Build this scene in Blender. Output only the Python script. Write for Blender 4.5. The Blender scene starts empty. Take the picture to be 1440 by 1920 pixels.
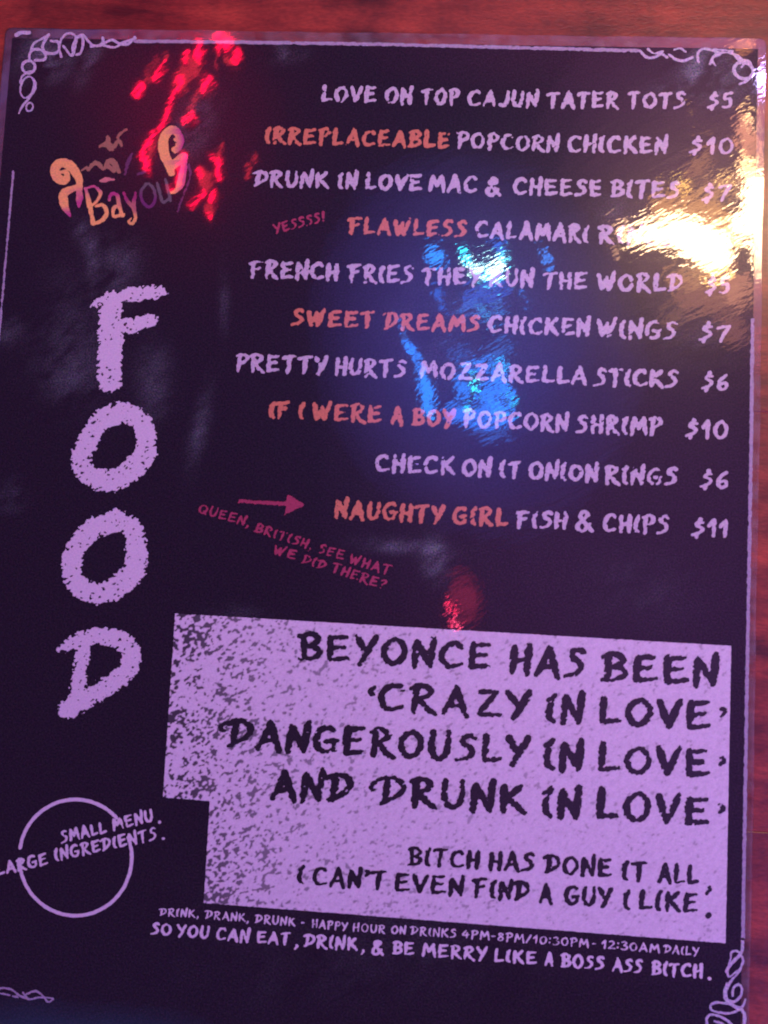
import bpy, math, random
import numpy as np
from mathutils import Matrix, Vector

# ------------------------------------------------------------------ camera
D = 0.30                       # distance from the lens to the menu, metres
FPX = 1387.0                   # focal length in photograph pixels
R = np.array([[0.9976159754934352, -0.050107849445789825, 0.04745069930148185],
              [0.04684301031336034, 0.9966134564664435, 0.06758217793760929],
              [-0.05067640303991599, -0.06519832677244353, 0.9965847080710247]])
scene = bpy.context.scene
col = scene.collection
cam_data = bpy.data.cameras.new('camera')
cam = bpy.data.objects.new('camera', cam_data)
col.objects.link(cam)
cam_data.sensor_fit = 'VERTICAL'
cam_data.sensor_height = 36.0
cam_data.sensor_width = 27.0
cam_data.lens = 36.0 * FPX / 1920.0
cam_data.clip_start = 0.01
cam_data.clip_end = 50.0
right = Vector((R[0, 0], -R[0, 1], -R[0, 2]))
up = Vector((-R[1, 0], R[1, 1], R[1, 2]))
back = Vector((-R[2, 0], R[2, 1], R[2, 2]))
M = Matrix((right, up, back)).transposed().to_4x4()
M.translation = (0, 0, D)
cam.matrix_world = M
cam_data.dof.use_dof = True
cam_data.dof.focus_distance = 0.62
cam_data.dof.aperture_fstop = 21
scene.camera = cam
scene.view_settings.view_transform = 'Standard'
scene.view_settings.look = 'None'
scene.view_settings.exposure = 0.0
scene.view_settings.gamma = 1.0


def page(px, py, z=0.0):
    """photograph pixel -> point on the horizontal plane at height z (arrays allowed)"""
    vx = np.asarray(px, float) - 720.0
    vy = np.asarray(py, float) - 960.0
    a = vx * R[0, 0] + vy * R[1, 0] + FPX * R[2, 0]
    b = vx * R[0, 1] + vy * R[1, 1] + FPX * R[2, 1]
    c = vx * R[0, 2] + vy * R[1, 2] + FPX * R[2, 2]
    t = (D - z) / c
    return a * t, -b * t


# ------------------------------------------------------------------ room light
world = bpy.data.worlds.new("World")
scene.world = world
world.use_nodes = True
bg = world.node_tree.nodes['Background']
bg.inputs[0].default_value = (0.45, 0.19, 0.72, 1)
bg.inputs[1].default_value = 0.25


def area_lamp(name, loc, target, sx, sy, radiance, shape='RECTANGLE', roll=0.0):
    l = bpy.data.lights.new(name, 'AREA')
    l.shape = shape
    l.size, l.size_y = sx, sy
    m = max(radiance)
    l.color = [c / m for c in radiance]
    area = sx * sy * (math.pi / 4 if shape == 'ELLIPSE' else 1)
    l.energy = m * math.pi * area
    o = bpy.data.objects.new(name, l)
    o.location = loc
    d = Vector(target) - Vector(loc)
    q = d.to_track_quat('-Z', 'Y')
    o.rotation_euler = (q.to_matrix() @ Matrix.Rotation(roll, 3, 'Z')).to_euler()
    col.objects.link(o)
    return o


# soft violet wash from the right, low over the table
area_lamp('violet_wash', (1.1, -0.55, 0.75), (0.05, -0.05, 0), 0.9, 0.7, (2.3, 1.5, 7.8))
area_lamp('red_wash', (-0.9, 1.3, 0.7), (0, 0.1, 0), 0.4, 0.3, (3.5, .6, .9))

LAMP_H = 0.72


def ceiling_lamp(name, px, py, wpx, hpx, radiance, ang=0.0, h=LAMP_H, shape='ELLIPSE'):
    """a lamp over the table, hung where its mirror image shows in the film"""
    x, y = page(px, py, -h)
    k = (D + h) / FPX
    l = bpy.data.lights.new(name, 'AREA')
    l.shape = shape
    l.size, l.size_y = wpx * k, hpx * k
    m = max(radiance)
    l.color = [c / m for c in radiance]
    l.energy = m * math.pi * l.size * l.size_y * (math.pi / 4 if shape == 'ELLIPSE' else 1)
    o = bpy.data.objects.new(name, l)
    o.location = (float(x), float(y), h)
    # area lamps shine down -Z; the angle is measured anticlockwise in the picture
    o.rotation_euler = (0, 0, math.radians(ang))
    col.objects.link(o)
    return o


GOLD = (84, 52, 27)
for x, y, w, h, a, L_ in ((1258, 434, 120, 62, 8, GOLD), (1310, 455, 130, 80, -20, GOLD), (1205, 440, 80, 30, 10, GOLD), (1330, 480, 80, 50, -15, GOLD), (1345, 512, 60, 16, 15, (50, 26, 8)),
                          (1418, 385, 56, 130, 6, GOLD), (1395, 425, 60, 60, 10, GOLD), (1425, 460, 26, 120, 0, GOLD), (1360, 440, 60, 60, 0, (30, 16, 6)),
                          (1165, 428, 30, 16, 40, (30, 16, 9)), (1155, 470, 14, 22, 20, (14, 7, 4)), (1278, 350, 34, 10, 25, (44, 22, 5)), (1240, 345, 8, 5, 0, (40, 20, 5)), (1270, 338, 14, 7, -20, (44, 26, 6)),
                          (1362, 338, 22, 10, 30, (60, 36, 12)), (1402, 310, 26, 40, 20, (50, 28, 12)), (1398, 325, 20, 12, 20, GOLD), (1398, 208, 24, 8, 25, (60, 34, 14)), (1402, 216, 20, 6, 20, (70, 44, 20)), (1415, 235, 16, 7, 30, (44, 24, 12)),
                          (1397, 245, 36, 90, 8, (15, 5.5, 3)), (1405, 280, 50, 40, 0, (10, 4, 2.2)), (1300, 400, 170, 60, -10, (11, 4.6, 1.4)), (1350, 350, 90, 40, 35, (9, 4, 1.6)), (1320, 290, 60, 30, 40, (5, 2, .8)),
                          (1300, 320, 50, 40, 30, (4, 1.5, .7)), (1290, 520, 90, 30, 10, (8, 3.4, 1.4)), (1380, 540, 60, 60, 0, (9, 3.4, 2)), (1330, 560, 140, 60, 0, (4, 1.4, .9)), (1265, 590, 60, 30, 20, (2.4, 1, .6)), (1293, 206, 5, 4, 0, (50, 26, 8)),
                          (1375, 620, 60, 50, 0, (3, 1, .7)), (1392, 92, 26, 6, 0, (40, 13, 4))):
    ceiling_lamp('gold_lamp', x, y, w, h, L_, a)
ceiling_lamp('violet_lamp', 1428, 152, 22, 26, (60, 45, 110), 0)
for x, y, w, h, a, L_ in ((478, 350, 50, 90, 20, (2, 34, 52)), (520, 425, 90, 26, 30, (70, 85, 85)), (600, 470, 150, 30, -10, (50, 75, 80)), (610, 400, 60, 18, 20, (40, 70, 80)),
                          (700, 440, 100, 70, 25, (75, 90, 90)), (720, 375, 90, 30, 15, (10, 50, 70)), (640, 500, 190, 30, 5, (2, 30, 55)), (690, 290, 110, 90, 0, (.3, 2.4, 13)),
                          (270, 350, 120, 130, 0, (.3, 6, 24)), (250, 340, 40, 60, 0, (.3, 12, 36)), (1030, 380, 50, 120, 25, (.8, 4.4, 18)), (1040, 420, 40, 80, 0, (.8, 4, 14)),
                          (875, 645, 30, 40, -30, (.6, 5, 22)), (620, 620, 360, 130, 25, (.2, 1.2, 8)), (300, 640, 60, 200, 25, (.2, 1.6, 9)), (690, 735, 150, 30, 30, (1, 5, 18)), (605, 768, 50, 16, 20, (2, 16, 40)),
                          (500, 745, 200, 50, 15, (.6, 2.4, 10)), (100, 990, 60, 130, 32, (.4, 5, 24)), (100, 970, 16, 30, 30, (2, 24, 44)), (45, 850, 20, 160, 10, (.8, 2.6, 10)), (165, 1080, 60, 80, 35, (.4, 4, 18)),
                          (205, 1270, 90, 280, 6, (.3, 5, 22)), (190, 1280, 26, 36, 0, (1, 32, 52)), (212, 1358, 28, 36, 0, (0, 34, 50)), (235, 1420, 60, 40, 0, (.5, 9, 30)),
                          (540, 1100, 220, 70, 10, (.3, 4, 19)), (515, 1138, 50, 18, 15, (4, 40, 48)), (735, 1100, 90, 26, 15, (.4, 16, 46)), (540, 1245, 60, 46, 20, (2, 36, 52)), (545, 1232, 30, 16, 20, (40, 70, 70)),
                          (450, 1250, 90, 180, 20, (.3, 3.6, 17)), (640, 1290, 130, 190, -20, (.3, 4, 20)), (740, 1230, 90, 200, 30, (.3, 4.4, 22)), (790, 1325, 60, 20, 30, (0, 26, 48)), (720, 1400, 160, 80, 10, (.4, 6, 28)),
                          (400, 1390, 120, 90, 0, (.3, 3, 15)), (510, 1400, 60, 30, 20, (0, 22, 44)), (560, 1450, 420, 130, 0, (.3, 3, 16)), (640, 1080, 60, 60, 0, (.4, 5, 22)), (700, 1000, 260, 90, 35, (.3, 1.6, 7)),
                          (420, 1000, 160, 60, 30, (.3, 1.0, 5)), (650, 1560, 280, 60, 0, (.3, 1.2, 6))):
    L_ = (L_[0], L_[1] * 1.35, L_[2] * 1.3)
    ceiling_lamp('blue_lamp', 740 + x / 3.6, 380 + y / 3.6, w / 3.6, h / 3.6, L_, a)
RED = (64, 0.1, 2.4)
DIM_RED = (10, 0.3, 0.5)
for x, y, w, h, a, L_ in ((195, 520, 58, 120, -30, RED), (375, 350, 34, 190, -28, RED), (300, 300, 16, 160, -30, DIM_RED), (420, 230, 50, 90, -20, DIM_RED), (270, 420, 60, 60, -30, DIM_RED),
                          (735, 190, 56, 150, -12, RED), (620, 235, 34, 110, -22, RED), (680, 330, 110, 150, -10, DIM_RED), (550, 470, 62, 120, -18, RED), (470, 620, 30, 200, -16, RED),
                          (395, 790, 30, 170, -25, RED), (290, 950, 58, 150, -20, RED), (222, 1080, 36, 130, -10, RED), (265, 1180, 46, 130, 4, RED), (300, 1080, 50, 160, -20, DIM_RED),
                          (365, 960, 16, 150, -15, DIM_RED), (590, 420, 130, 170, -20, DIM_RED), (700, 600, 40, 220, -20, DIM_RED),
                          (790, 480, 78, 150, -35, RED), (648, 765, 50, 120, -62, RED), (970, 85, 160, 60, 0, RED), (985, 130, 70, 60, -30, RED), (905, 140, 34, 60, -20, RED), (885, 260, 16, 150, 4, DIM_RED),
                          (1068, 215, 30, 130, -22, RED), (1000, 260, 90, 60, -20, DIM_RED), (610, 1130, 44, 90, -6, RED), (570, 1300, 50, 180, 0, RED), (505, 1430, 80, 26, 0, RED),
                          (935, 1070, 34, 150, -16, DIM_RED), (915, 1210, 40, 190, 0, RED), (870, 1140, 30, 60, -20, RED), (800, 1330, 100, 130, -20, DIM_RED), (760, 1290, 40, 90, -20, RED),
                          (700, 1500, 30, 180, -42, RED), (862, 1470, 34, 130, -15, RED), (770, 1440, 34, 80, -10, RED), (825, 1590, 70, 80, -10, DIM_RED), (825, 1650, 50, 80, 10, RED),
                          (1165, 1250, 44, 110, -10, DIM_RED), (1225, 1130, 34, 90, -25, DIM_RED)):
    ceiling_lamp('red_lamp', 220 + x / 4.8, 60 + y / 4.8, w / 4.8 * 1.05, h / 4.8 * 1.2, L_, a, shape='RECTANGLE' if h > 100 else 'ELLIPSE')


def soft_fill(name, px, py, w, h, radiance, ang=0, n=5):
    """unseen nested lights added for a soft haze: bright in the middle, fading outwards"""
    for i in range(n):
        k = .25 + .75 * (i + 1) / n
        ceiling_lamp(name, px, py, w * k, h * k, tuple(c / n for c in radiance), ang, h=LAMP_H + .01 * i)


soft_fill('red_haze_fill', 872, 1122, 70, 120, (3.2, .2, .6), 15, 5)
soft_fill('blue_haze_fill', 890, 640, 620, 760, (.7, .5, 3.6), 20, 10)  # added light for the haze around the blue reflections
soft_fill('violet_haze_fill', 1180, 950, 1150, 1700, (.34, .10, .46), 0, 6)  # added fill that lifts the dark print on the right
soft_fill('amber_haze_fill', 1330, 450, 720, 1000, (1.2, .28, 1.0))  # added light for the broad dull haze around the gold glare
soft_fill('amber_haze_fill', 1275, 445, 300, 190, (9, 3.2, 1.3))  # added light standing in for bloom around the glare
soft_fill('amber_haze_fill', 1420, 400, 130, 330, (9, 3.4, 1.9))  # bloom of the right-hand glare, put in as added light
soft_fill('red_haze_fill', 1462, 600, 110, 460, (20, 1.2, 4), 0, 4)  # added light for the bright red sheen on the right-hand wood
soft_fill('rose_haze_fill', 1100, 60, 900, 300, (.4, .06, .25), 0, 4)  # added fill that turns the wood at the top rosy
soft_fill('red_haze_fill', 330, 220, 420, 460, (.45, 0, .06), 30)  # added light for the halo around the red streaks
soft_fill('blue_haze_fill', 150, 1960, 700, 160, (.05, .2, .8), 0, 4)
ceiling_lamp('red_lamp', 848, 1142, 9, 26, (40, 1.0, 4), -6)
ceiling_lamp('red_lamp', 853, 1170, 8, 24, (46, 3.0, 8), 12)
ceiling_lamp('red_lamp', 842, 1168, 7, 12, (30, 1.0, 4), 40)
ceiling_lamp('amber_lamp', 1232, 841, 26, 3, (22, 12, 4), 5)

# ------------------------------------------------------------------ fields of grain
rng = np.random.default_rng(7)
NH, NW = 2100, 1620            # grain canvas in photograph pixels, 80 px margin


def grain(s_along, s_across, deg, seed):
    r = np.random.default_rng(seed)
    w = r.standard_normal((NH, NW))
    fy = np.fft.fftfreq(NH)[:, None]
    fx = np.fft.rfftfreq(NW)[None, :]
    t = math.radians(deg)
    u = fx * math.cos(t) - fy * math.sin(t)
    v = fx * math.sin(t) + fy * math.cos(t)
    k = np.exp(-2 * math.pi ** 2 * ((u * s_along) ** 2 + (v * s_across) ** 2))
    g = np.fft.irfft2(np.fft.rfft2(w) * k, s=(NH, NW))
    return (g - g.mean()) / g.std()


G_FINE = grain(1.5, 1.2, 30, 1)
G_STREAK = grain(4.2, 1.5, 38, 2)
G_MID = grain(7, 3.2, 35, 3)
G_FLECK = grain(2.5, 1.7, 34, 5)
G_BROAD = grain(28, 16, 40, 4)


def samp(G, X, Y):
    xi = np.clip(X + 80, 0, NW - 2.001)
    yi = np.clip(Y + 80, 0, NH - 2.001)
    x0 = xi.astype(int)
    y0 = yi.astype(int)
    fx = xi - x0
    fy = yi - y0
    return (G[y0, x0] * (1 - fx) * (1 - fy) + G[y0, x0 + 1] * fx * (1 - fy)
            + G[y0 + 1, x0] * (1 - fx) * fy + G[y0 + 1, x0 + 1] * fx * fy)


# ------------------------------------------------------------------ outline of a field -> flat printed mesh
def contour_faces(F, x0, y0, s, merge=True):
    """cells where F < 0, as convex polygons in photograph pixels"""
    verts, faces = [], []
    ins = F < 0
    a, b, c, d = ins[:-1, :-1], ins[:-1, 1:], ins[1:, 1:], ins[1:, :-1]
    code = a * 1 + b * 2 + c * 4 + d * 8
    vn = 0
    full = (code == 15)
    pad = np.zeros((full.shape[0], full.shape[1] + 2), int)
    pad[:, 1:-1] = full
    df = np.diff(pad, axis=1)
    rs, cs = np.nonzero(df == 1)
    re, ce = np.nonzero(df == -1)
    n = len(rs)
    if not merge:
        ny, nx = F.shape
        yy, xx = np.mgrid[0:ny, 0:nx]
        verts.append(np.c_[xx.ravel(), yy.ravel()].astype(float))
        r_, c_ = np.nonzero(full)
        i_ = r_ * nx + c_
        faces += np.c_[i_, i_ + 1, i_ + nx + 1, i_ + nx].tolist()
        vn = nx * ny
    elif n:
        q = np.empty((n, 4, 2))
        q[:, 0] = np.c_[cs, rs]
        q[:, 1] = np.c_[ce, rs]
        q[:, 2] = np.c_[ce, rs + 1]
        q[:, 3] = np.c_[cs, rs + 1]
        verts.append(q.reshape(-1, 2))
        faces += (np.arange(n * 4).reshape(-1, 4) + vn).tolist()
        vn += n * 4
    corner = ((0, 0), (1, 0), (1, 1), (0, 1))
    for case in range(1, 15):
        ys, xs = np.nonzero(code == case)
        m = len(ys)
        if not m:
            continue
        pts = []
        for k in range(4):
            k2 = (k + 1) % 4
            i1 = bool(case >> k & 1)
            i2 = bool(case >> k2 & 1)
            cx, cy = corner[k]
            dx, dy = corner[k2]
            if i1:
                pts.append(np.c_[xs + cx, ys + cy].astype(float))
            if i1 != i2:
                f1 = F[ys + cy, xs + cx]
                f2 = F[ys + dy, xs + dx]
                t = np.clip(f1 / (f1 - f2 + 1e-12), 0.02, 0.98)
                pts.append(np.c_[xs + cx + (dx - cx) * t, ys + cy + (dy - cy) * t])
        kk = len(pts)
        q = np.stack(pts, axis=1)
        verts.append(q.reshape(-1, 2))
        faces += (np.arange(m * kk).reshape(-1, kk) + vn).tolist()
        vn += m * kk
    if not verts:
        return np.zeros((0, 2)), []
    V = np.concatenate(verts) * s + np.array([x0, y0])
    return V, faces


def flat_mesh(name, V, faces, z, mat, parent=None, color=None):
    me = bpy.data.meshes.new(name)
    x, y = page(V[:, 0], V[:, 1], z)
    co = np.c_[x, y, np.full(len(x), z)]
    # pixel rows run downwards, so reverse every face to look up at the lens
    me.from_pydata(co.tolist(), [], [f[::-1] for f in faces])
    me.materials.append(mat)
    if color is not None:
        at = me.color_attributes.new('ink', 'FLOAT_COLOR', 'POINT')
        at.data.foreach_set('color', np.c_[color, np.ones(len(color))].astype(np.float32).ravel())
    o = bpy.data.objects.new(name, me)
    col.objects.link(o)
    if parent is not None:
        o.parent = parent
    return o


# ------------------------------------------------------------------ brush strokes
def smooth(pts, closed=False, n=10):
    P = np.array(pts, float)
    if len(P) < 3:
        t = np.linspace(0, 1, 24)[:, None]
        return P[0] * (1 - t) + P[1] * t
    if closed:
        E_ = np.vstack([P[-1], P, P[0], P[1]])
    else:
        E_ = np.vstack([2 * P[0] - P[1], P, 2 * P[-1] - P[-2]])
    out = []
    for i in range(1, len(E_) - 2):
        p0, p1, p2, p3 = E_[i - 1], E_[i], E_[i + 1], E_[i + 2]
        for t in np.linspace(0, 1, n, endpoint=False):
            out.append(0.5 * (2 * p1 + (p2 - p0) * t + (2 * p0 - 5 * p1 + 4 * p2 - p3) * t * t
                              + (3 * p1 - p0 - 3 * p2 + p3) * t ** 3))
    out.append(E_[-2])
    return np.array(out)


class Canvas:
    def __init__(self, x0, y0, x1, y1, s):
        self.x0, self.y0, self.s = x0, y0, s
        self.nx = int((x1 - x0) / s) + 2
        self.ny = int((y1 - y0) / s) + 2
        self.X, self.Y = np.meshgrid(x0 + np.arange(self.nx) * s, y0 + np.arange(self.ny) * s)
        self.F = np.full((self.ny, self.nx), 99.0)

    def stroke(self, P):
        """P: rows of x, y, radius, all in photograph pixels"""
        P = np.asarray(P, float)
        seg = np.hypot(*np.diff(P[:, :2], axis=0).T)
        L = np.r_[0, np.cumsum(seg)]
        n = max(3, int(L[-1] / max(0.45, 0.22 * P[:, 2].mean())) + 1)
        u = np.linspace(0, L[-1], n)
        Q = np.c_[np.interp(u, L, P[:, 0]), np.interp(u, L, P[:, 1]), np.interp(u, L, P[:, 2])]
        for x, y, r in Q:
            m = r + 7
            i0 = max(0, int((x - m - self.x0) / self.s))
            i1 = min(self.nx, int((x + m - self.x0) / self.s) + 2)
            j0 = max(0, int((y - m - self.y0) / self.s))
            j1 = min(self.ny, int((y + m - self.y0) / self.s) + 2)
            if i0 >= i1 or j0 >= j1:
                continue
            d = np.hypot(self.X[j0:j1, i0:i1] - x, self.Y[j0:j1, i0:i1] - y) - r
            self.F[j0:j1, i0:i1] = np.minimum(self.F[j0:j1, i0:i1], d)


# glyphs: (width, [stroke...]); y = 0 on the baseline, 1 at cap height
A_ = {
 'A': (.66, [[(.36, 1.0), (.2, .5), (.0, .0)], [(.34, 1.02), (.66, -.06)], [(.14, .3), (.52, .34)]]),
 'B': (.58, [[(.12, .98), (.1, .02)], [(-.04, .9), (.26, 1.02), (.52, .84), (.42, .62), (.16, .5)],
             [(.16, .52), (.48, .46), (.58, .26), (.38, .06), (-.04, -.02)]]),
 'C': (.62, [[(.6, .84), (.46, .98), (.2, .88), (.03, .52), (.12, .14), (.34, .03), (.64, .14)]]),
 'D': (.62, [[(-.12, .86), (.2, 1.0), (.5, .9), (.62, .64), (.46, .34), (.0, .0)], [(.18, .92), (.1, .06)]]),
 'E': (.58, [[(.08, .96), (.06, .04)], [(.02, .9), (.56, .99)], [(.1, .5), (.48, .56)], [(.04, .02), (.62, .12)]]),
 'F': (.58, [[(-.1, .86), (.2, .96), (.62, 1.0)], [(.14, .94), (.08, -.04)], [(.12, .5), (.48, .6)]]),
 'G': (.66, [[(.58, .9), (.4, .98), (.16, .84), (.03, .46), (.14, .1), (.38, .02), (.58, .14), (.6, .42)], [(.34, .42), (.68, .48)]]),
 'H': (.56, [[(.08, .98), (.04, .0)], [(.54, 1.04), (.5, .0)], [(.06, .45), (.54, .52)]]),
 'I': (.2, [[(.02, .8), (.14, .86), (.2, 1.0)], [(.13, .84), (.05, .45), (.08, .12), (.2, .0)]]),
 'i': (.2, [[(.0, .82), (.12, .88), (.2, 1.02)], [(.1, .66), (.04, .42), (.07, .14), (.2, .0)]]),
 'J': (.5, [[(.46, 1.0), (.44, .3), (.26, .02), (.0, .12)]]),
 'K': (.62, [[(.08, .98), (.06, .0)], [(.56, 1.02), (.12, .46)], [(.2, .52), (.66, -.02)]]),
 'L': (.52, [[(.1, 1.0), (.06, .06)], [(.04, .02), (.56, .12)]]),
 'M': (.78, [[(.14, .96), (.02, .0)], [(.14, .96), (.38, .36)], [(.38, .36), (.66, .98)], [(.66, .98), (.8, .0)]]),
 'N': (.56, [[(.08, .94), (.02, -.06)], [(.08, .94), (.5, .04)], [(.58, 1.14), (.5, .02)]]),
 'O': (.68, [[(.4, .98), (.14, .8), (.03, .42), (.18, .07), (.4, .02), (.62, .3), (.63, .7), (.42, .97), (.3, .96)]]),
 'P': (.54, [[(.14, .94), (.08, -.04)], [(-.02, .9), (.3, 1.02), (.54, .84), (.44, .58), (.14, .42)]]),
 'Q': (.68, [[(.4, .98), (.14, .8), (.03, .42), (.18, .07), (.4, .02), (.62, .3), (.63, .7), (.42, .97)], [(.42, .26), (.66, -.02)]]),
 'R': (.6, [[(.12, .95), (.06, -.04)], [(-.04, .9), (.26, 1.02), (.5, .86), (.4, .62), (.16, .5)], [(.18, .5), (.42, .12), (.66, -.08)]]),
 'S': (.52, [[(.54, .9), (.38, .99), (.18, .86), (.2, .66), (.4, .5), (.46, .3), (.3, .08), (-.04, -.02)]]),
 'T': (.6, [[(-.04, .86), (.24, .94), (.64, .98)], [(.32, .92), (.26, -.04)]]),
 'U': (.58, [[(.08, 1.0), (.04, .42), (.16, .06), (.38, .04), (.54, .38), (.56, 1.0)]]),
 'V': (.56, [[(.0, .96), (.26, .02)], [(.26, .02), (.6, 1.02)]]),
 'W': (.84, [[(.02, .94), (.2, .02)], [(.2, .02), (.44, .8)], [(.42, .74), (.54, .02)], [(.54, .02), (.84, 1.1)]]),
 'Y': (.56, [[(.0, .98), (.28, .46)], [(.6, 1.02), (.16, -.08)]]),
 'Z': (.6, [[(.04, .92), (.56, .96)], [(.54, .94), (.06, .06)], [(.04, .04), (.66, .06)]]),
 '0': (.58, [[(.36, .98), (.12, .76), (.03, .4), (.16, .06), (.36, .03), (.54, .3), (.55, .7), (.38, .97)]]),
 '1': (.3, [[(.0, .6), (.24, .98)], [(.26, .98), (.22, .0)]]),
 '2': (.5, [[(.04, .84), (.26, .98), (.46, .78), (.3, .42), (.0, .06)], [(.0, .06), (.54, .08)]]),
 '3': (.48, [[(.02, .9), (.28, 1.0), (.42, .82), (.18, .56)], [(.18, .56), (.48, .42), (.44, .14), (.2, .0), (-.02, .08)]]),
 '4': (.54, [[(.3, 1.0), (.02, .4), (.56, .46)], [(.42, .7), (.38, .0)]]),
 '5': (.5, [[(.52, 1.0), (.14, .9)], [(.14, .9), (.1, .56)], [(.1, .56), (.4, .58), (.44, .24), (.26, .04), (.0, .06)]]),
 '6': (.5, [[(.46, .98), (.16, .7), (.04, .3), (.22, .03), (.46, .2), (.4, .46), (.1, .34)]]),
 '7': (.54, [[(.0, .84), (.24, .92), (.58, .98)], [(.56, .96), (.32, .5), (.14, -.02)]]),
 '8': (.5, [[(.42, .9), (.2, .96), (.12, .74), (.44, .42), (.42, .1), (.14, .04), (.06, .28), (.42, .7), (.42, .9)]]),
 '$': (.52, [[(.5, .84), (.3, .88), (.16, .7), (.34, .56), (.46, .42), (.3, .2), (-.04, .06)], [(.36, 1.08), (.32, .84)], [(.2, .16), (.16, -.08)]]),
 '&': (.72, [[(.72, .0), (.4, .42), (.18, .78), (.34, 1.0), (.5, .82), (.1, .36), (.1, .08), (.34, .0), (.62, .36)]]),
 ',': (.12, [[(.08, .1), (.1, -.02), (-.02, -.24)]]),
 '.': (.1, [[(.04, .02), (.08, .04)]]),
 '!': (.2, [[(.2, 1.0), (.1, .34)], [(.04, .02), (.06, .04)]]),
 '?': (.44, [[(.02, .84), (.26, 1.0), (.42, .8), (.2, .48), (.18, .3)], [(.14, .0), (.15, .02)]]),
 "'": (.12, [[(.0, .97), (.1, .97), (.13, .84), (.02, .70)]]),
 '`': (.12, [[(.12, 1.0), (.0, .86), (.02, .72), (.12, .70)]]),
 '-': (.3, [[(.0, .46), (.32, .5)]]),
 '/': (.4, [[(.4, 1.0), (.0, .0)]]),
 ':': (.1, [[(.06, .72), (.07, .74)], [(.03, .2), (.04, .22)]]),
}


def layout(words, tilt=None, seed=0, bold=1.0):
    """words: (text, x0, y0, x1, y1, h). Returns stroke rows in photograph pixels"""
    rnd = random.Random(seed)
    out = []
    for text, x0, y0, x1, y1, h in words:
        ang = math.atan2(y1 - y0, x1 - x0)
        ux, uy = math.cos(ang), math.sin(ang)
        length = math.hypot(x1 - x0, y1 - y0)
        lean = -0.09 + 0.073 * x0 / 1400.0           # how far page verticals lean in the picture
        vx, vy = (-lean, -1.0) if tilt is None else (uy + 0.05, -ux)
        gap = .27
        tot = sum(A_[c][0] for c in text) + gap * (len(text) - 1)
        m = .165 * h
        k = (length - 2 * m) / max(tot, 0.05) if len(text) > 1 or tot > .3 else h
        cx = m
        for c in text:
            w, strokes = A_[c]
            jr = rnd.uniform(-.03, .03)
            jy = rnd.uniform(-.02, .02)
            js = rnd.uniform(.96, 1.05)
            for st in strokes:
                P = smooth(st)
                gx = cx + (P[:, 0] + jr * (P[:, 1] - .5)) * k
                gy = h * (.10 + .80 * (P[:, 1] * js + jy))
                px = x0 + ux * gx + vx * gy
                py = y0 + uy * gx + vy * gy
                dx, dy = np.gradient(px), np.gradient(py)
                vert = np.abs(dy) / (np.hypot(dx, dy) + 1e-9)
                if len(st) > 2:
                    r = h * (.078 + .034 * vert)
                else:
                    r = h * (.080 + .042 * vert)
                r = r * bold * rnd.uniform(.92, 1.1) * (.78 if c in "'`," else 1)
                t = np.linspace(0, 1, len(P))
                r = r * (1.08 - .30 * t ** 3) * (1 - .25 * np.exp(-t * 14))
                out.append(np.c_[px, py, r])
            cx += (w + gap) * k
    return out


def print_strokes(name, rows, z, mat, parent, s=1.25, rough=.55, clip=2.0, grain_mix=(.7, .7), color=None):
    allp = np.vstack(rows)
    rm = allp[:, 2].max() + 5
    c = Canvas(allp[:, 0].min() - rm, allp[:, 1].min() - rm, allp[:, 0].max() + rm, allp[:, 1].max() + rm, s)
    for r in rows:
        c.stroke(r)
    n = grain_mix[0] * samp(G_FINE, c.X, c.Y) + grain_mix[1] * samp(G_STREAK, c.X, c.Y)
    F = np.clip(c.F, -clip, 8) + rough * n * np.where(c.F > 0, .62, 1.0)
    V, faces = contour_faces(F, c.x0, c.y0, s)
    colr = color(V) if color is not None else None
    return flat_mesh(name, V, faces, z, mat, parent, colr)


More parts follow.
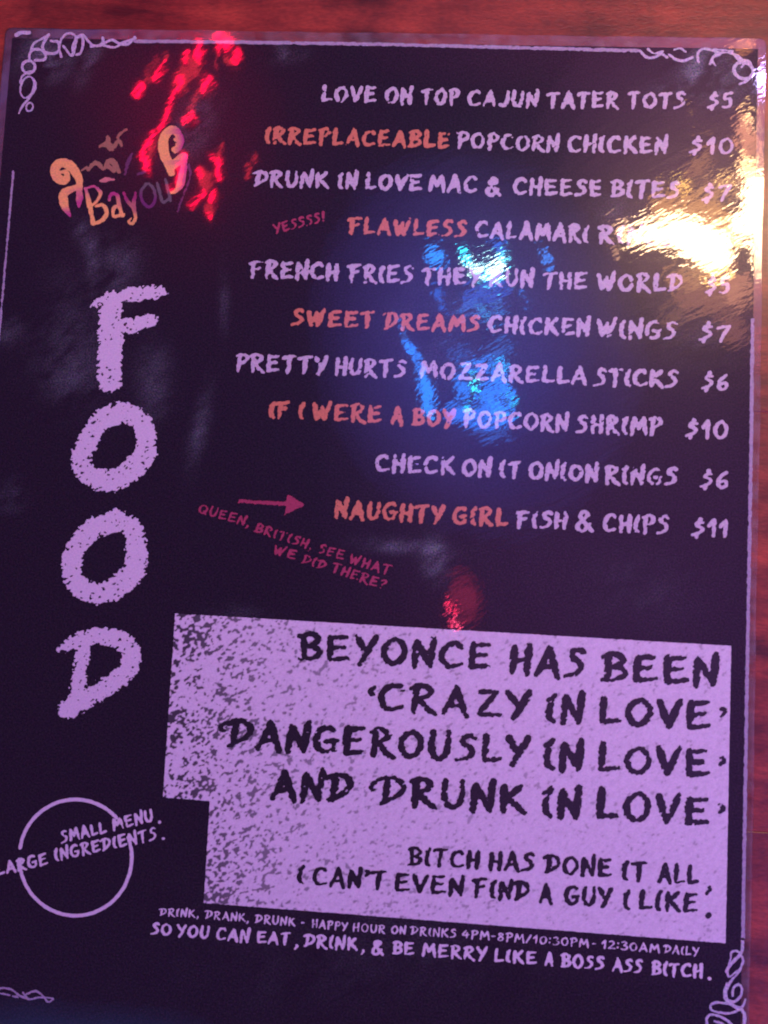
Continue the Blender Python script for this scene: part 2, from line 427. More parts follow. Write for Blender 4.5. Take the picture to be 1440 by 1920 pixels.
# ------------------------------------------------------------------ materials
def film_bump_group():
    """the crinkled laminating film: shared by everything that lies under it"""
    g = bpy.data.node_groups.new('film_relief', 'ShaderNodeTree')
    g.interface.new_socket('Normal', in_out='OUTPUT', socket_type='NodeSocketVector')
    N, L = g.nodes, g.links
    out = N.new('NodeGroupOutput')
    geo = N.new('ShaderNodeNewGeometry')
    flat = N.new('ShaderNodeVectorMath'); flat.operation = 'MULTIPLY'
    flat.inputs[1].default_value = (1, 1, 0)
    L.new(geo.outputs['Position'], flat.inputs[0])

    def noise(scale, detail, stretch=None, rough=.5, dist=0.0):
        src = flat.outputs[0]
        if stretch:
            mp = N.new('ShaderNodeMapping'); mp.vector_type = 'TEXTURE'
            mp.inputs['Rotation'].default_value = (0, 0, math.radians(stretch[0]))
            mp.inputs['Scale'].default_value = (stretch[1], 1, 1)
            L.new(src, mp.inputs['Vector']); src = mp.outputs[0]
        t = N.new('ShaderNodeTexNoise'); t.noise_dimensions = '2D'
        t.inputs['Scale'].default_value = scale
        t.inputs['Detail'].default_value = detail
        t.inputs['Roughness'].default_value = rough
        t.inputs['Distortion'].default_value = dist
        L.new(src, t.inputs['Vector'])
        return t.outputs[0]

    def math_(op, a, b):
        m = N.new('ShaderNodeMath'); m.operation = op
        for i, v in enumerate((a, b)):
            if isinstance(v, (int, float)):
                m.inputs[i].default_value = v
            else:
                L.new(v, m.inputs[i])
        return m.outputs[0]

    # heights in metres
    broad = math_('MULTIPLY', noise(28, 1.0, (55, 1.6)), 0.00011)
    streak = noise(330, 1.5, (28, 3.4), .5)
    sep = N.new('ShaderNodeSeparateXYZ'); L.new(flat.outputs[0], sep.inputs[0])
    mr = N.new('ShaderNodeMapRange'); mr.interpolation_type = 'SMOOTHSTEP'
    L.new(sep.outputs[0], mr.inputs[0])
    mr.inputs[1].default_value = -0.09; mr.inputs[2].default_value = 0.04
    mr.inputs[3].default_value = 0.20; mr.inputs[4].default_value = 1.0
    streak = math_('MULTIPLY', math_('MULTIPLY', streak, 0.000027), mr.outputs[0])
    fine = math_('MULTIPLY', math_('MULTIPLY', noise(900, 1.0, (35, 2.6), .5), 0.0000115), mr.outputs[0])
    lumps = math_('MULTIPLY', noise(110, 1.0, (50, 2.2)), 0.000016)
    total = math_('ADD', math_('ADD', broad, streak), math_('ADD', fine, lumps))
    b = N.new('ShaderNodeBump')
    b.inputs['Strength'].default_value = 1.0
    b.inputs['Distance'].default_value = 1.0
    L.new(total, b.inputs['Height'])
    L.new(b.outputs[0], out.inputs[0])
    return g


FILM = film_bump_group()


def print_material(name, color, spread=.15, attr=None, base_rough=.42, under=.3):
    m = bpy.data.materials.new(name)
    m.use_nodes = True
    N, L = m.node_tree.nodes, m.node_tree.links
    p = N['Principled BSDF']
    fb = N.new('ShaderNodeGroup'); fb.node_tree = FILM
    geo = N.new('ShaderNodeNewGeometry')
    n = N.new('ShaderNodeTexNoise'); n.inputs['Scale'].default_value = 1500; n.inputs['Detail'].default_value = 1
    L.new(geo.outputs['Position'], n.inputs['Vector'])
    mr = N.new('ShaderNodeMapRange')
    mr.inputs[1].default_value = .3; mr.inputs[2].default_value = .7
    mr.inputs[3].default_value = 1 - spread; mr.inputs[4].default_value = 1 + spread
    L.new(n.outputs[0], mr.inputs[0])
    mx = N.new('ShaderNodeVectorMath'); mx.operation = 'SCALE'
    if attr:
        at = N.new('ShaderNodeAttribute'); at.attribute_name = attr
        L.new(at.outputs['Color'], mx.inputs[0])
    else:
        mx.inputs[0].default_value = color
    L.new(mr.outputs[0], mx.inputs['Scale'])
    tint = N.new('ShaderNodeVectorMath'); tint.operation = 'MULTIPLY'
    tr_ = N.new('ShaderNodeMapRange'); tr_.data_type = 'FLOAT_VECTOR'
    tr_.inputs['From Min'].default_value = (.3, .3, .3); tr_.inputs['From Max'].default_value = (.7, .7, .7)
    tr_.inputs['To Min'].default_value = (1 - spread * .6,) * 3; tr_.inputs['To Max'].default_value = (1 + spread * .6,) * 3
    L.new(n.outputs['Color'], tr_.inputs['Vector'])
    L.new(mx.outputs[0], tint.inputs[0]); L.new(tr_.outputs['Vector'], tint.inputs[1])
    L.new(tint.outputs[0], p.inputs['Base Color'])
    p.inputs['Roughness'].default_value = base_rough
    p.inputs['Specular IOR Level'].default_value = under
    p.inputs['Coat Weight'].default_value = 1.0
    p.inputs['Coat Roughness'].default_value = 0.035
    p.inputs['Coat IOR'].default_value = 1.5
    L.new(fb.outputs[0], p.inputs['Coat Normal'])
    L.new(fb.outputs[0], p.inputs['Normal'])
    return m


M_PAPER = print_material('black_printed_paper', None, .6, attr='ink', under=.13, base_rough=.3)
M_WHITE = print_material('white_print', (.68, .65, .68), .07)
M_INK = print_material('black_print', (.012, .010, .014), .4)
M_ORANGE = print_material('orange_print', (.60, .22, .10), .1)
M_RED = print_material('red_print', (.35, .045, .085), .15)
M_LOGO = print_material('logo_print', None, .1, attr='ink')
M_LINE = print_material('pale_line_print', (.36, .34, .40), .2)
M_CHALK = print_material('chalk_white_print', (.53, .51, .53), .12)
M_SCROLL = print_material('scroll_print', (.50, .50, .56), .25)
M_PANEL = print_material('worn_white_print', None, .06, attr='ink')


def film_material():
    """clear plastic: see-through, faintly milky, with a mirror sheen"""
    m = bpy.data.materials.new('clear_laminate')
    m.use_nodes = True
    N, L = m.node_tree.nodes, m.node_tree.links
    p = N['Principled BSDF']
    p.inputs['Base Color'].default_value = (.62, .50, .54, 1)
    p.inputs['Roughness'].default_value = .3
    geo = N.new('ShaderNodeNewGeometry')
    n = N.new('ShaderNodeTexNoise'); n.inputs['Scale'].default_value = 160; n.inputs['Detail'].default_value = 4
    L.new(geo.outputs['Position'], n.inputs['Vector'])
    mr = N.new('ShaderNodeMapRange')
    mr.inputs[1].default_value = .3; mr.inputs[2].default_value = .75
    mr.inputs[3].default_value = .0; mr.inputs[4].default_value = .14
    L.new(n.outputs[0], mr.inputs[0])
    L.new(mr.outputs[0], p.inputs['Alpha'])
    fb = N.new('ShaderNodeGroup'); fb.node_tree = FILM
    gl = N.new('ShaderNodeBsdfGlossy'); gl.inputs['Roughness'].default_value = .06
    L.new(fb.outputs[0], gl.inputs['Normal'])
    fr = N.new('ShaderNodeFresnel'); fr.inputs['IOR'].default_value = 1.5
    mix = N.new('ShaderNodeMixShader')
    L.new(fr.outputs[0], mix.inputs[0]); L.new(p.outputs[0], mix.inputs[1]); L.new(gl.outputs[0], mix.inputs[2])
    L.new(mix.outputs[0], N['Material Output'].inputs['Surface'])
    return m


def wood_material():
    m = bpy.data.materials.new('red_stained_wood')
    m.use_nodes = True
    N, L = m.node_tree.nodes, m.node_tree.links
    p = N['Principled BSDF']
    geo = N.new('ShaderNodeNewGeometry')
    info = N.new('ShaderNodeObjectInfo')
    add = N.new('ShaderNodeVectorMath'); add.operation = 'ADD'
    sc = N.new('ShaderNodeVectorMath'); sc.operation = 'SCALE'
    sc.inputs[0].default_value = (3.1, 7.3, 0); L.new(info.outputs['Random'], sc.inputs['Scale'])
    L.new(geo.outputs['Position'], add.inputs[0]); L.new(sc.outputs[0], add.inputs[1])

    def noise(sx, sy, scale, detail, dist=0.):
        mp = N.new('ShaderNodeMapping')
        mp.inputs['Scale'].default_value = (sx, sy, 1)
        L.new(add.outputs[0], mp.inputs[0])
        t = N.new('ShaderNodeTexNoise'); t.inputs['Scale'].default_value = scale
        t.inputs['Detail'].default_value = detail; t.inputs['Distortion'].default_value = dist
        t.inputs['Roughness'].default_value = .6
        L.new(mp.outputs[0], t.inputs['Vector'])
        return t.outputs[0]
    g1 = noise(1, 7, 11, 5, .6)
    g2 = noise(1, 1, 30, 3)
    g3 = noise(1, 3, 420, 3)
    cr = N.new('ShaderNodeValToRGB')
    e = cr.color_ramp.elements
    e[0].position, e[0].color = .37, (.04, .006, .003, 1)
    e[1].position, e[1].color = .64, (.37, .058, .024, 1)
    k = cr.color_ramp.elements.new(.5); k.color = (.20, .030, .014, 1)
    mixv = N.new('ShaderNodeMath'); mixv.operation = 'MULTIPLY_ADD'; mixv.inputs[1].default_value = .45
    L.new(g2, mixv.inputs[0])
    h = N.new('ShaderNodeMath'); h.operation = 'MULTIPLY'; h.inputs[1].default_value = .55
    L.new(g1, h.inputs[0]); L.new(h.outputs[0], mixv.inputs[2])
    L.new(mixv.outputs[0], cr.inputs[0])
    mr = N.new('ShaderNodeMapRange'); mr.inputs[1].default_value = .3; mr.inputs[2].default_value = .7
    mr.inputs[3].default_value = .72; mr.inputs[4].default_value = 1.25
    L.new(g3, mr.inputs[0])
    mx = N.new('ShaderNodeVectorMath'); mx.operation = 'SCALE'
    L.new(cr.outputs[0], mx.inputs[0]); L.new(mr.outputs[0], mx.inputs['Scale'])
    L.new(mx.outputs[0], p.inputs['Base Color'])
    p.inputs['Roughness'].default_value = .42
    p.inputs['Specular IOR Level'].default_value = .3
    p.inputs['Coat Weight'].default_value = .4
    p.inputs['Coat Roughness'].default_value = .24
    b = N.new('ShaderNodeBump'); b.inputs['Distance'].default_value = .0002
    L.new(g3, b.inputs['Height']); L.new(b.outputs[0], p.inputs['Normal'])
    return m


M_FILM = film_material()
M_WOOD = wood_material()


def props(o, **kw):
    for k, v in kw.items():
        o[k] = v
    return o


# ------------------------------------------------------------------ table top of wide boards
SHEET_Z = -0.0006                        # underside of the sheet
top = bpy.data.objects.new('table_top', None)
col.objects.link(top)
props(top, kind='structure', label='red stained wooden table top under the menu')
_, jy0 = page(1425, -9, -.001)
_, jy1 = page(1425, 772, -.001)
_, jy2 = page(1425, 1560, -.001)
w = float(jy0 - jy1)
edges = [float(jy2) - 2 * w, float(jy2) - w, float(jy2), float(jy1), float(jy0), float(jy0) + w, float(jy0) + 2 * w]
gap = .00004
bev = .0003
me = bpy.data.meshes.new('plank')


def plank_mesh(width):
    me = bpy.data.meshes.new('plank')
    hw, hl, th = width / 2 - gap, .55, .02
    prof = [(-hw, -th), (-hw, -bev * .5), (-hw + bev, 0), (hw - bev, 0), (hw, -bev * .5), (hw, -th)]
    v = [(x, a, b) for x in (-hl, hl) for a, b in prof]
    n = len(prof)
    f = [(i, i + 1, n + i + 1, n + i) for i in range(n - 1)] + [(n - 1, 0, n, 2 * n - 1)]
    f += [tuple(range(n))[::-1], tuple(range(n, 2 * n))]
    me.from_pydata(v, [], [q[::-1] for q in f])
    me.materials.append(M_WOOD)
    me.update()
    return me


for a, b in zip(edges[:-1], edges[1:]):
    o = bpy.data.objects.new('plank', plank_mesh(b - a))
    o.location = (0, (a + b) / 2, SHEET_Z - .0003)
    o.parent = top
    col.objects.link(o)

# ------------------------------------------------------------------ the menu
menu = bpy.data.objects.new('menu', None)
menu.location = (0, 0, 0)
col.objects.link(menu)
props(menu, label='laminated black food menu with chalk style lettering lying on red wood', category='menu')

# paper: corner pixels of the black sheet
TL, TR, BR_, BL = (29, 66), (1421, 99), (1391, 2040), (-78, 1960)


def px_line(p, q, v, axis):
    t = (v - p[axis]) / (q[axis] - p[axis])
    return p[1 - axis] + (q[1 - axis] - p[1 - axis]) * t


x0, y0 = page(23, 71)
x1, y1 = page(1413, 99)
PX0, PY1 = float(x0), float(y0)
PX1 = float(page(1413, 560)[0])
PY0 = PY1 - 1.372 * D
NXG, NYG = 180, 240
gx = np.linspace(PX0, PX1, NXG + 1)
gy = np.linspace(PY0, PY1, NYG + 1)
GX, GY = np.meshgrid(gx, gy)


def to_px(X, Y):
    v = np.stack([X / D, -Y / D, np.ones_like(X)])
    c = np.tensordot(R, v, 1)
    return 720 + FPX * c[0] / c[2], 960 + FPX * c[1] / c[2]


UX, UY = to_px(GX, GY)
sm = np.zeros_like(GX)


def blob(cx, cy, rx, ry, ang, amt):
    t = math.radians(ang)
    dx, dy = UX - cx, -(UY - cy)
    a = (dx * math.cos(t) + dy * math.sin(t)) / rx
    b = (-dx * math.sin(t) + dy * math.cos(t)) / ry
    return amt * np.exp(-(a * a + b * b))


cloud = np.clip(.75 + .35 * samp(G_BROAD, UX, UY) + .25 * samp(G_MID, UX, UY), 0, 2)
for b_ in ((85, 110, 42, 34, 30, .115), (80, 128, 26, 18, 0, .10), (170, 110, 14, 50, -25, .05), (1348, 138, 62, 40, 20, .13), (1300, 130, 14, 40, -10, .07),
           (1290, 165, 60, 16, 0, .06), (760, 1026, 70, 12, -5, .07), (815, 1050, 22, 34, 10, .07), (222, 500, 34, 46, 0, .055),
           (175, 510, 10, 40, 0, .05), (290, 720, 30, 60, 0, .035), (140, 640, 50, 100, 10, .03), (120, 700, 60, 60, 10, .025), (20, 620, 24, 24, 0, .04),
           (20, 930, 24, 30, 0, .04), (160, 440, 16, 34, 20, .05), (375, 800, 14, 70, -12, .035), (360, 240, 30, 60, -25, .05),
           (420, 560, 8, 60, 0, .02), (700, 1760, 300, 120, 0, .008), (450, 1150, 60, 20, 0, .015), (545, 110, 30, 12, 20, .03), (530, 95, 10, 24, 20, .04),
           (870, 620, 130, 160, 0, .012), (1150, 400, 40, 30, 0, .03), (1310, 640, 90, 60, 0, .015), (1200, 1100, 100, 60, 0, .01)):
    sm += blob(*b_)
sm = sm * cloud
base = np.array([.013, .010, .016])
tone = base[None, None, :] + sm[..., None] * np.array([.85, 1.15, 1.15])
V = np.c_[GX.ravel(), GY.ravel(), np.zeros(GX.size)]
ii = np.arange((NXG + 1) * (NYG + 1)).reshape(NYG + 1, NXG + 1)
F_ = np.stack([ii[:-1, :-1], ii[:-1, 1:], ii[1:, 1:], ii[1:, :-1]], -1).reshape(-1, 4).tolist()
# edge band and underside give the sheet its thickness
nb = len(V)
ring = np.concatenate([ii[0, :], ii[1:, -1], ii[-1, -2::-1], ii[-2:0:-1, 0]])
V = np.vstack([V, np.c_[V[ring, 0], V[ring, 1], np.full(len(ring), SHEET_Z + .0001)]])
m_ = len(ring)
F_ += [[int(ring[k]), nb + k, nb + (k + 1) % m_, int(ring[(k + 1) % m_])] for k in range(m_)]
F_.append([nb + k for k in range(m_)][::-1])
me = bpy.data.meshes.new('paper_sheet')
me.from_pydata(V.tolist(), [], F_)
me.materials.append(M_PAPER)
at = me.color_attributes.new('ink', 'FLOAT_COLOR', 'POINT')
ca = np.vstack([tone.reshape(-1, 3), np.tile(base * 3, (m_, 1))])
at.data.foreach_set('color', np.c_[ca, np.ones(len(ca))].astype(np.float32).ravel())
paper = bpy.data.objects.new('paper_sheet', me)
col.objects.link(paper)
paper.parent = menu

# clear laminate lip all round the paper, with rounded corners and a faintly wavy edge
LIPX0 = PX0 - float(page(23, 300)[0] - page(8, 300)[0])
LIPX1 = float(page(1423, 900)[0])
LIPY1 = float(page(700, 61)[1])
LIPY0 = PY0 - .004


def lip():
    bx0, by0, bx1, by1, r = LIPX0, LIPY0, LIPX1, LIPY1, .0030
    out = []
    for cx, cy, a0 in ((bx1 - r, by1 - r, 0), (bx0 + r, by1 - r, 90), (bx0 + r, by0 + r, 180), (bx1 - r, by0 + r, 270)):
        for k in range(7):
            a = math.radians(a0 + 15 * k)
            out.append((cx + r * math.cos(a), cy + r * math.sin(a)))
    inn = [(PX1 + .00004, PY1 + .00004), (PX0 - .00004, PY1 + .00004), (PX0 - .00004, PY0 - .00004), (PX1 + .00004, PY0 - .00004)]
    v, f = [], []
    O, I = [], []
    for q in range(4):
        for k in range(7):
            O.append(out[q * 7 + k]); I.append(inn[q])
        nq = (q + 1) % 4
        a, b = out[q * 7 + 6], out[nq * 7]
        c, d = inn[q], inn[nq]
        for k in range(1, 60):
            t = k / 60
            wob = .00012 * math.sin(k * .9 + q * 2) + .0001 * math.sin(k * .31 + q)
            px = a[0] + (b[0] - a[0]) * t
            py = a[1] + (b[1] - a[1]) * t
            if q in (0, 2):
                py += wob
            else:
                px += wob
            O.append((px, py)); I.append((c[0] + (d[0] - c[0]) * t, c[1] + (d[1] - c[1]) * t))
    n = len(O)
    for (ox, oy), (ix, iy) in zip(O, I):
        v += [(ix, iy, .00004), (ox, oy, -.00012), (ox, oy, -.0003), (ix, iy, -.0003)]
    for k in range(n):
        a, b = 4 * k, 4 * ((k + 1) % n)
        for s in range(4):
            t = (s + 1) % 4
            f.append((a + s, a + t, b + t, b + s))
    me = bpy.data.meshes.new('laminate_lip')
    me.from_pydata(v, [], f)
    me.materials.append(M_FILM)
    me.validate()
    o = bpy.data.objects.new('laminate_lip', me)
    col.objects.link(o)
    o.parent = menu
    props(o, label='clear plastic edge of the lamination')


lip()

Z1, Z2 = .00006, .00012

# ---- printed border lines
def rows_of(pts, r, closed=False):
    P = smooth([p[:2] for p in pts], closed) if len(pts) > 2 or closed else smooth(pts)
    return np.c_[P, np.full(len(P), r)]


def line_part(pts, r, label=None, name='border_line', rough=.6):
    o = print_strokes(name, [rows_of(pts, r)], Z1, M_LINE, menu, s=1.25, rough=rough, clip=2.2)
    if label:
        o['label'] = label
    return o


line_part([(252, 77), (700, 83), (1195, 95)], 3.2, 'pale line along the top edge')
line_part([(25, 322), (12, 470), (0, 608), (-40, 1050)], 2.0, 'pale line down the left edge')
line_part([(1411, 600), (1408, 860), (1402, 1200), (1396, 1560), (1393, 1760)], 3.3, 'pale line down the right edge')


def z3(l, ox=0, oy=0, k=3.0):
    return [(ox + x / k, oy + y / k) for x, y in l]


def ell(cx, cy, rx, ry, a0=0, a1=360, rot=0, n=14):
    out = []
    for i in range(n + 1):
        a = math.radians(a0 + (a1 - a0) * i / n)
        x, y = rx * math.cos(a), ry * math.sin(a)
        c, s = math.cos(math.radians(rot)), math.sin(math.radians(rot))
        out.append((cx + x * c - y * s, cy + x * s + y * c))
    return out


# top left corner scroll, traced on a crop of scale 5.143 at (0, 40)
def zc(l):
    return [(x / 5.143, 40 + y / 5.143) for x, y in l]


tl = [rows_of(zc([(185, 885), (215, 820), (280, 740), (335, 660), (340, 590), (320, 560)]), 2.1),
      rows_of(zc(ell(262, 635, 62, 105, 0, 360, 15)), 1.7),
      rows_of(zc(ell(285, 825, 32, 42, 0, 360, 20)), 1.6),
      rows_of(zc([(195, 590), (215, 530), (270, 490), (330, 480)]), 2.0),
      rows_of(zc(ell(275, 440, 62, 60, 60, 400)), 2.6),
      rows_of(zc([(285, 370), (285, 310), (330, 270), (400, 280), (440, 330), (420, 370), (340, 375)]), 2.6),
      rows_of(zc([(300, 270), (330, 210), (400, 170), (470, 130)]), 2.0),
      rows_of(zc([(470, 130), (430, 190), (410, 250), (440, 300), (520, 310), (570, 270), (560, 200), (490, 190)]), 2.6),
      rows_of(zc([(590, 340), (570, 260), (590, 180), (640, 120), (700, 120), (735, 170), (720, 260), (690, 330), (610, 240)]), 2.4),
      rows_of(zc([(700, 320), (705, 240), (740, 160), (790, 150), (800, 220), (780, 300), (740, 320)]), 2.6),
      rows_of(zc([(740, 150), (800, 130), (850, 190), (920, 240), (990, 200), (990, 160)]), 2.2),
      rows_of(zc([(880, 240), (980, 225), (1080, 180), (1160, 220), (1240, 215), (1300, 150)]), 2.6),
      rows_of(zc([(1000, 230), (1100, 250), (1200, 200), (1310, 160)]), 2.2),
      rows_of(zc([(160, 130), (200, 110), (280, 110)]), 3.6)]
o = print_strokes('corner_scroll', tl, Z1, M_SCROLL, menu, s=1.0, rough=.45, clip=2)
o['label'] = 'chalk scrollwork in the top left corner'


def zr(l):
    return [(1240 + x / 7.2, 60 + y / 7.2) for x, y in l]


tr = [rows_of(zr([(-290, 250), (-200, 340), (-100, 340), (0, 300), (80, 340)]), 2.4),
      rows_of(zr([(-180, 230), (-100, 290), (20, 260)]), 1.8),
      rows_of(zr([(100, 300), (200, 370), (310, 390), (420, 340)]), 2.6),
      rows_of(zr([(180, 240), (260, 220), (330, 270)]), 1.8),
      rows_of(zr([(500, 400), (490, 300), (560, 230), (700, 250), (790, 300), (700, 340), (660, 430)]), 2.2),
      rows_of(zr(ell(900, 400, 210, 120, 140, 380, 10)), 2.2),
      rows_of(zr(ell(1110, 520, 130, 110, 0, 360, 20)), 3.2),
      rows_of(zr([(980, 300), (1060, 380), (1180, 400), (1240, 520)]), 2.6),
      rows_of(zr([(1240, 560), (1170, 650), (1060, 700)]), 2.2),
      rows_of(zr([(700, 230), (800, 240), (960, 260)]), 1.7)]
o = print_strokes('corner_scroll', tr, Z1, M_SCROLL, menu, s=1.0, rough=.5, clip=2)
o['label'] = 'chalk scrollwork in the top right corner'


def zb(l):
    return [(1260 + x / 8, 1720 + y / 8) for x, y in l]


br = [rows_of(zb([(1060, 330), (1055, 480), (1020, 560), (940, 640), (860, 730), (820, 810)]), 3.0),
      rows_of(zb([(1030, 540), (960, 500), (890, 530), (880, 620), (850, 720), (830, 820), (860, 890), (950, 830), (1040, 740), (1065, 660), (1050, 590)]), 1.9),
      rows_of(zb([(1050, 700), (1000, 820), (900, 940), (830, 1050), (810, 1170), (840, 1240), (940, 1265), (1020, 1190), (1050, 1080), (1010, 1010), (940, 1040), (910, 1110), (910, 1180)]), 2.3),
      rows_of(zb([(830, 1000), (800, 1100), (800, 1200), (850, 1270), (960, 1350), (1040, 1380), (1090, 1480), (1080, 1600), (1040, 1700), (1000, 1760)]), 3.2),
      rows_of(zb([(1100, 1230), (1060, 1330), (980, 1400), (860, 1440), (720, 1430), (600, 1390), (580, 1320), (660, 1280), (800, 1290), (920, 1330), (1000, 1380)]), 2.2),
      rows_of(zb([(530, 1620), (520, 1520), (580, 1460), (700, 1480), (820, 1540), (900, 1620), (940, 1720)]), 2.4),
      rows_of(zb([(640, 1560), (760, 1600), (820, 1680)]), 2.0)]
o = print_strokes('corner_scroll', br, Z1, M_SCROLL, menu, s=1.0, rough=.45, clip=2)
o['label'] = 'chalk scrollwork in the bottom right corner'
bl = [rows_of(z3([(-40, 1290), (0, 1240), (60, 1245), (110, 1280), (160, 1300)], 0, 1440), 2.0),
      rows_of(z3([(-10, 1265), (40, 1275), (100, 1290)], 0, 1440), 1.7),
      rows_of(z3([(150, 1270), (200, 1255), (240, 1280), (270, 1315), (300, 1300)], 0, 1440), 1.9),
      rows_of(z3([(130, 1265), (165, 1300), (220, 1290), (300, 1295)], 0, 1440), 1.6)]
o = print_strokes('corner_scroll', bl, Z1, M_LINE, menu, s=1.0, rough=.4, clip=2)
o['label'] = 'chalk scrollwork near the bottom left corner'

# ---- vertical title F O O D
def letter(rows, s=1.25):
    out = []
    for r in rows:
        P = np.array(r, float)
        S = smooth(P[:, :2])
        if len(P) > 2:
            t = np.linspace(0, len(P) - 1, len(S))
            rr = np.interp(t, np.arange(len(P)), P[:, 2])
        else:
            rr = np.linspace(P[0, 2], P[1, 2], len(S))
        out.append(np.c_[S, rr])
    return out


title = (
    [[(170, 574, 3), (200, 561, 11), (250, 552, 13), (290, 547, 13), (305, 548, 7)],
     [(208, 572, 21), (206, 640, 23), (206, 712, 23)],
     [(222, 612, 13), (255, 608, 14), (284, 599, 11)]],
    [[(228, 772, 20), (190, 790, 19), (160, 835, 19), (152, 868, 18), (172, 893, 19), (208, 902, 20), (245, 882, 20),
      (272, 850, 20), (273, 810, 18), (258, 784, 18), (228, 772, 20)]],
    [[(218, 976, 20), (175, 992, 19), (142, 1030, 19), (134, 1070, 18), (150, 1100, 19), (186, 1112, 20), (222, 1098, 20),
      (252, 1068, 21), (256, 1020, 18), (246, 988, 18), (218, 976, 20)]],
    [[(106, 1218, 4), (128, 1210, 11), (160, 1196, 15), (198, 1193, 16), (232, 1204, 17), (247, 1232, 17), (232, 1264, 17),
      (192, 1292, 17), (150, 1318, 18), (122, 1332, 14)],
     [(156, 1212, 12), (144, 1310, 15)],
     [(124, 1328, 12), (135, 1336, 13)]],
)
for k, rows in enumerate(title):
    o = print_strokes('title_letter', letter(rows), Z1, M_WHITE, menu, s=1.25, rough=2.9, clip=4.7, grain_mix=(1.0, .35))
    o['label'] = ('large chalk letter F', 'upper large chalk letter O', 'lower large chalk letter O', 'large chalk letter D')[k]

# ---- dishes: white words, orange words, price
items = [
    ('tater tots', [('LOVE', 598, 192, 708, 194, 33), ('ON', 718, 195, 775, 197, 33), ('TOP', 786, 197, 863, 199, 33),
                    ('CAJUN', 873, 200, 1011, 203, 33), ('TATER', 1022, 203, 1162, 205, 33), ('TOTS', 1173, 204, 1288, 205, 34)],
     [], ('$5', 1323, 206, 1377, 206, 34)),
    ('popcorn chicken', [('POPCORN', 853, 279, 1050, 286, 33), ('CHICKEN', 1060, 287, 1254, 290, 35)],
     [('IRREPLACEABLE', 492, 270, 846, 280, 34)], ('$10', 1289, 290, 1378, 291, 34)),
    ('macaroni and cheese bites', [('DRUNK', 472, 351, 618, 354, 33), ('IN', 629, 355, 672, 357, 34), ('LOVE', 680, 357, 793, 360, 34),
                                   ('MAC', 800, 361, 897, 363, 34), ('&', 905, 368, 943, 370, 38), ('CHEESE', 958, 366, 1132, 371, 35),
                                   ('BITES', 1141, 371, 1277, 374, 36)],
     [], ('$7', 1312, 380, 1374, 380, 36)),
    ('calamari rings', [('CALAMARI', 887, 447, 1107, 457, 36), ('RINGS', 1118, 457, 1275, 464, 36)],
     [('FLAWLESS', 650, 440, 877, 446, 34)], ('$8', 1316, 468, 1376, 468, 36)),
    ('french fries', [('FRENCH', 464, 522, 637, 528, 36), ('FRIES', 649, 530, 777, 533, 36), ('THEY', 786, 535, 906, 538, 36),
                      ('RUN', 912, 538, 1003, 541, 37), ('THE', 1014, 543, 1104, 544, 36), ('WORLD', 1115, 546, 1283, 550, 37)],
     [], ('$5', 1319, 553, 1372, 554, 37)),
    ('chicken wings', [('CHICKEN', 911, 626, 1108, 632, 36), ('WINGS', 1115, 635, 1272, 638, 37)],
     [('SWEET', 542, 612, 705, 617, 35), ('DREAMS', 716, 619, 902, 624, 35)], ('$7', 1307, 642, 1373, 643, 37)),
    ('mozzarella sticks', [('PRETTY', 437, 697, 616, 703, 36), ('HURTS', 623, 705, 764, 709, 36),
                           ('MOZZARELLA', 783, 711, 1103, 723, 36), ('STICKS', 1110, 725, 1274, 729, 37)],
     [], ('$6', 1312, 734, 1369, 735, 37)),
    ('popcorn shrimp', [('POPCORN', 864, 801, 1068, 812, 36), ('SHRIMP', 1076, 813, 1244, 818, 37)],
     [('IF', 500, 786, 544, 787, 35), ('I', 555, 788, 572, 788, 35), ('WERE', 581, 789, 718, 795, 36),
      ('A', 729, 797, 758, 798, 36), ('BOY', 769, 799, 855, 802, 36)], ('$10', 1281, 823, 1368, 825, 38)),
    ('onion rings', [('CHECK', 699, 886, 855, 892, 36), ('ON', 862, 894, 923, 896, 36), ('IT', 932, 897, 981, 898, 35),
                     ('ONION', 987, 899, 1124, 905, 36), ('RINGS', 1130, 908, 1273, 912, 37)], [], ('$6', 1309, 918, 1369, 919, 38)),
    ('fish and chips', [('FISH', 964, 991, 1066, 994, 36), ('&', 1073, 998, 1117, 1000, 42), ('CHIPS', 1126, 999, 1257, 1003, 37)],
     [('NAUGHTY', 623, 973, 835, 983, 37), ('GIRL', 844, 984, 955, 989, 37)], ('$11', 1293, 1008, 1368, 1010, 38)),
]
for k, (lab, white, orange, price) in enumerate(items):
    o = print_strokes('menu_item', layout(white, seed=k, bold=.95), Z1, M_CHALK, menu, rough=.95, clip=1.9)
    o['label'] = 'line of lettering for ' + lab
    if orange:
        q = print_strokes('orange_words', layout(orange, seed=50 + k, bold=.97), Z1, M_ORANGE, o, rough=.95, clip=1.9)
        q['label'] = 'orange words of this line'
    print_strokes('price', layout([price], seed=90 + k, bold=.86), Z1, M_CHALK, o, rough=.6)

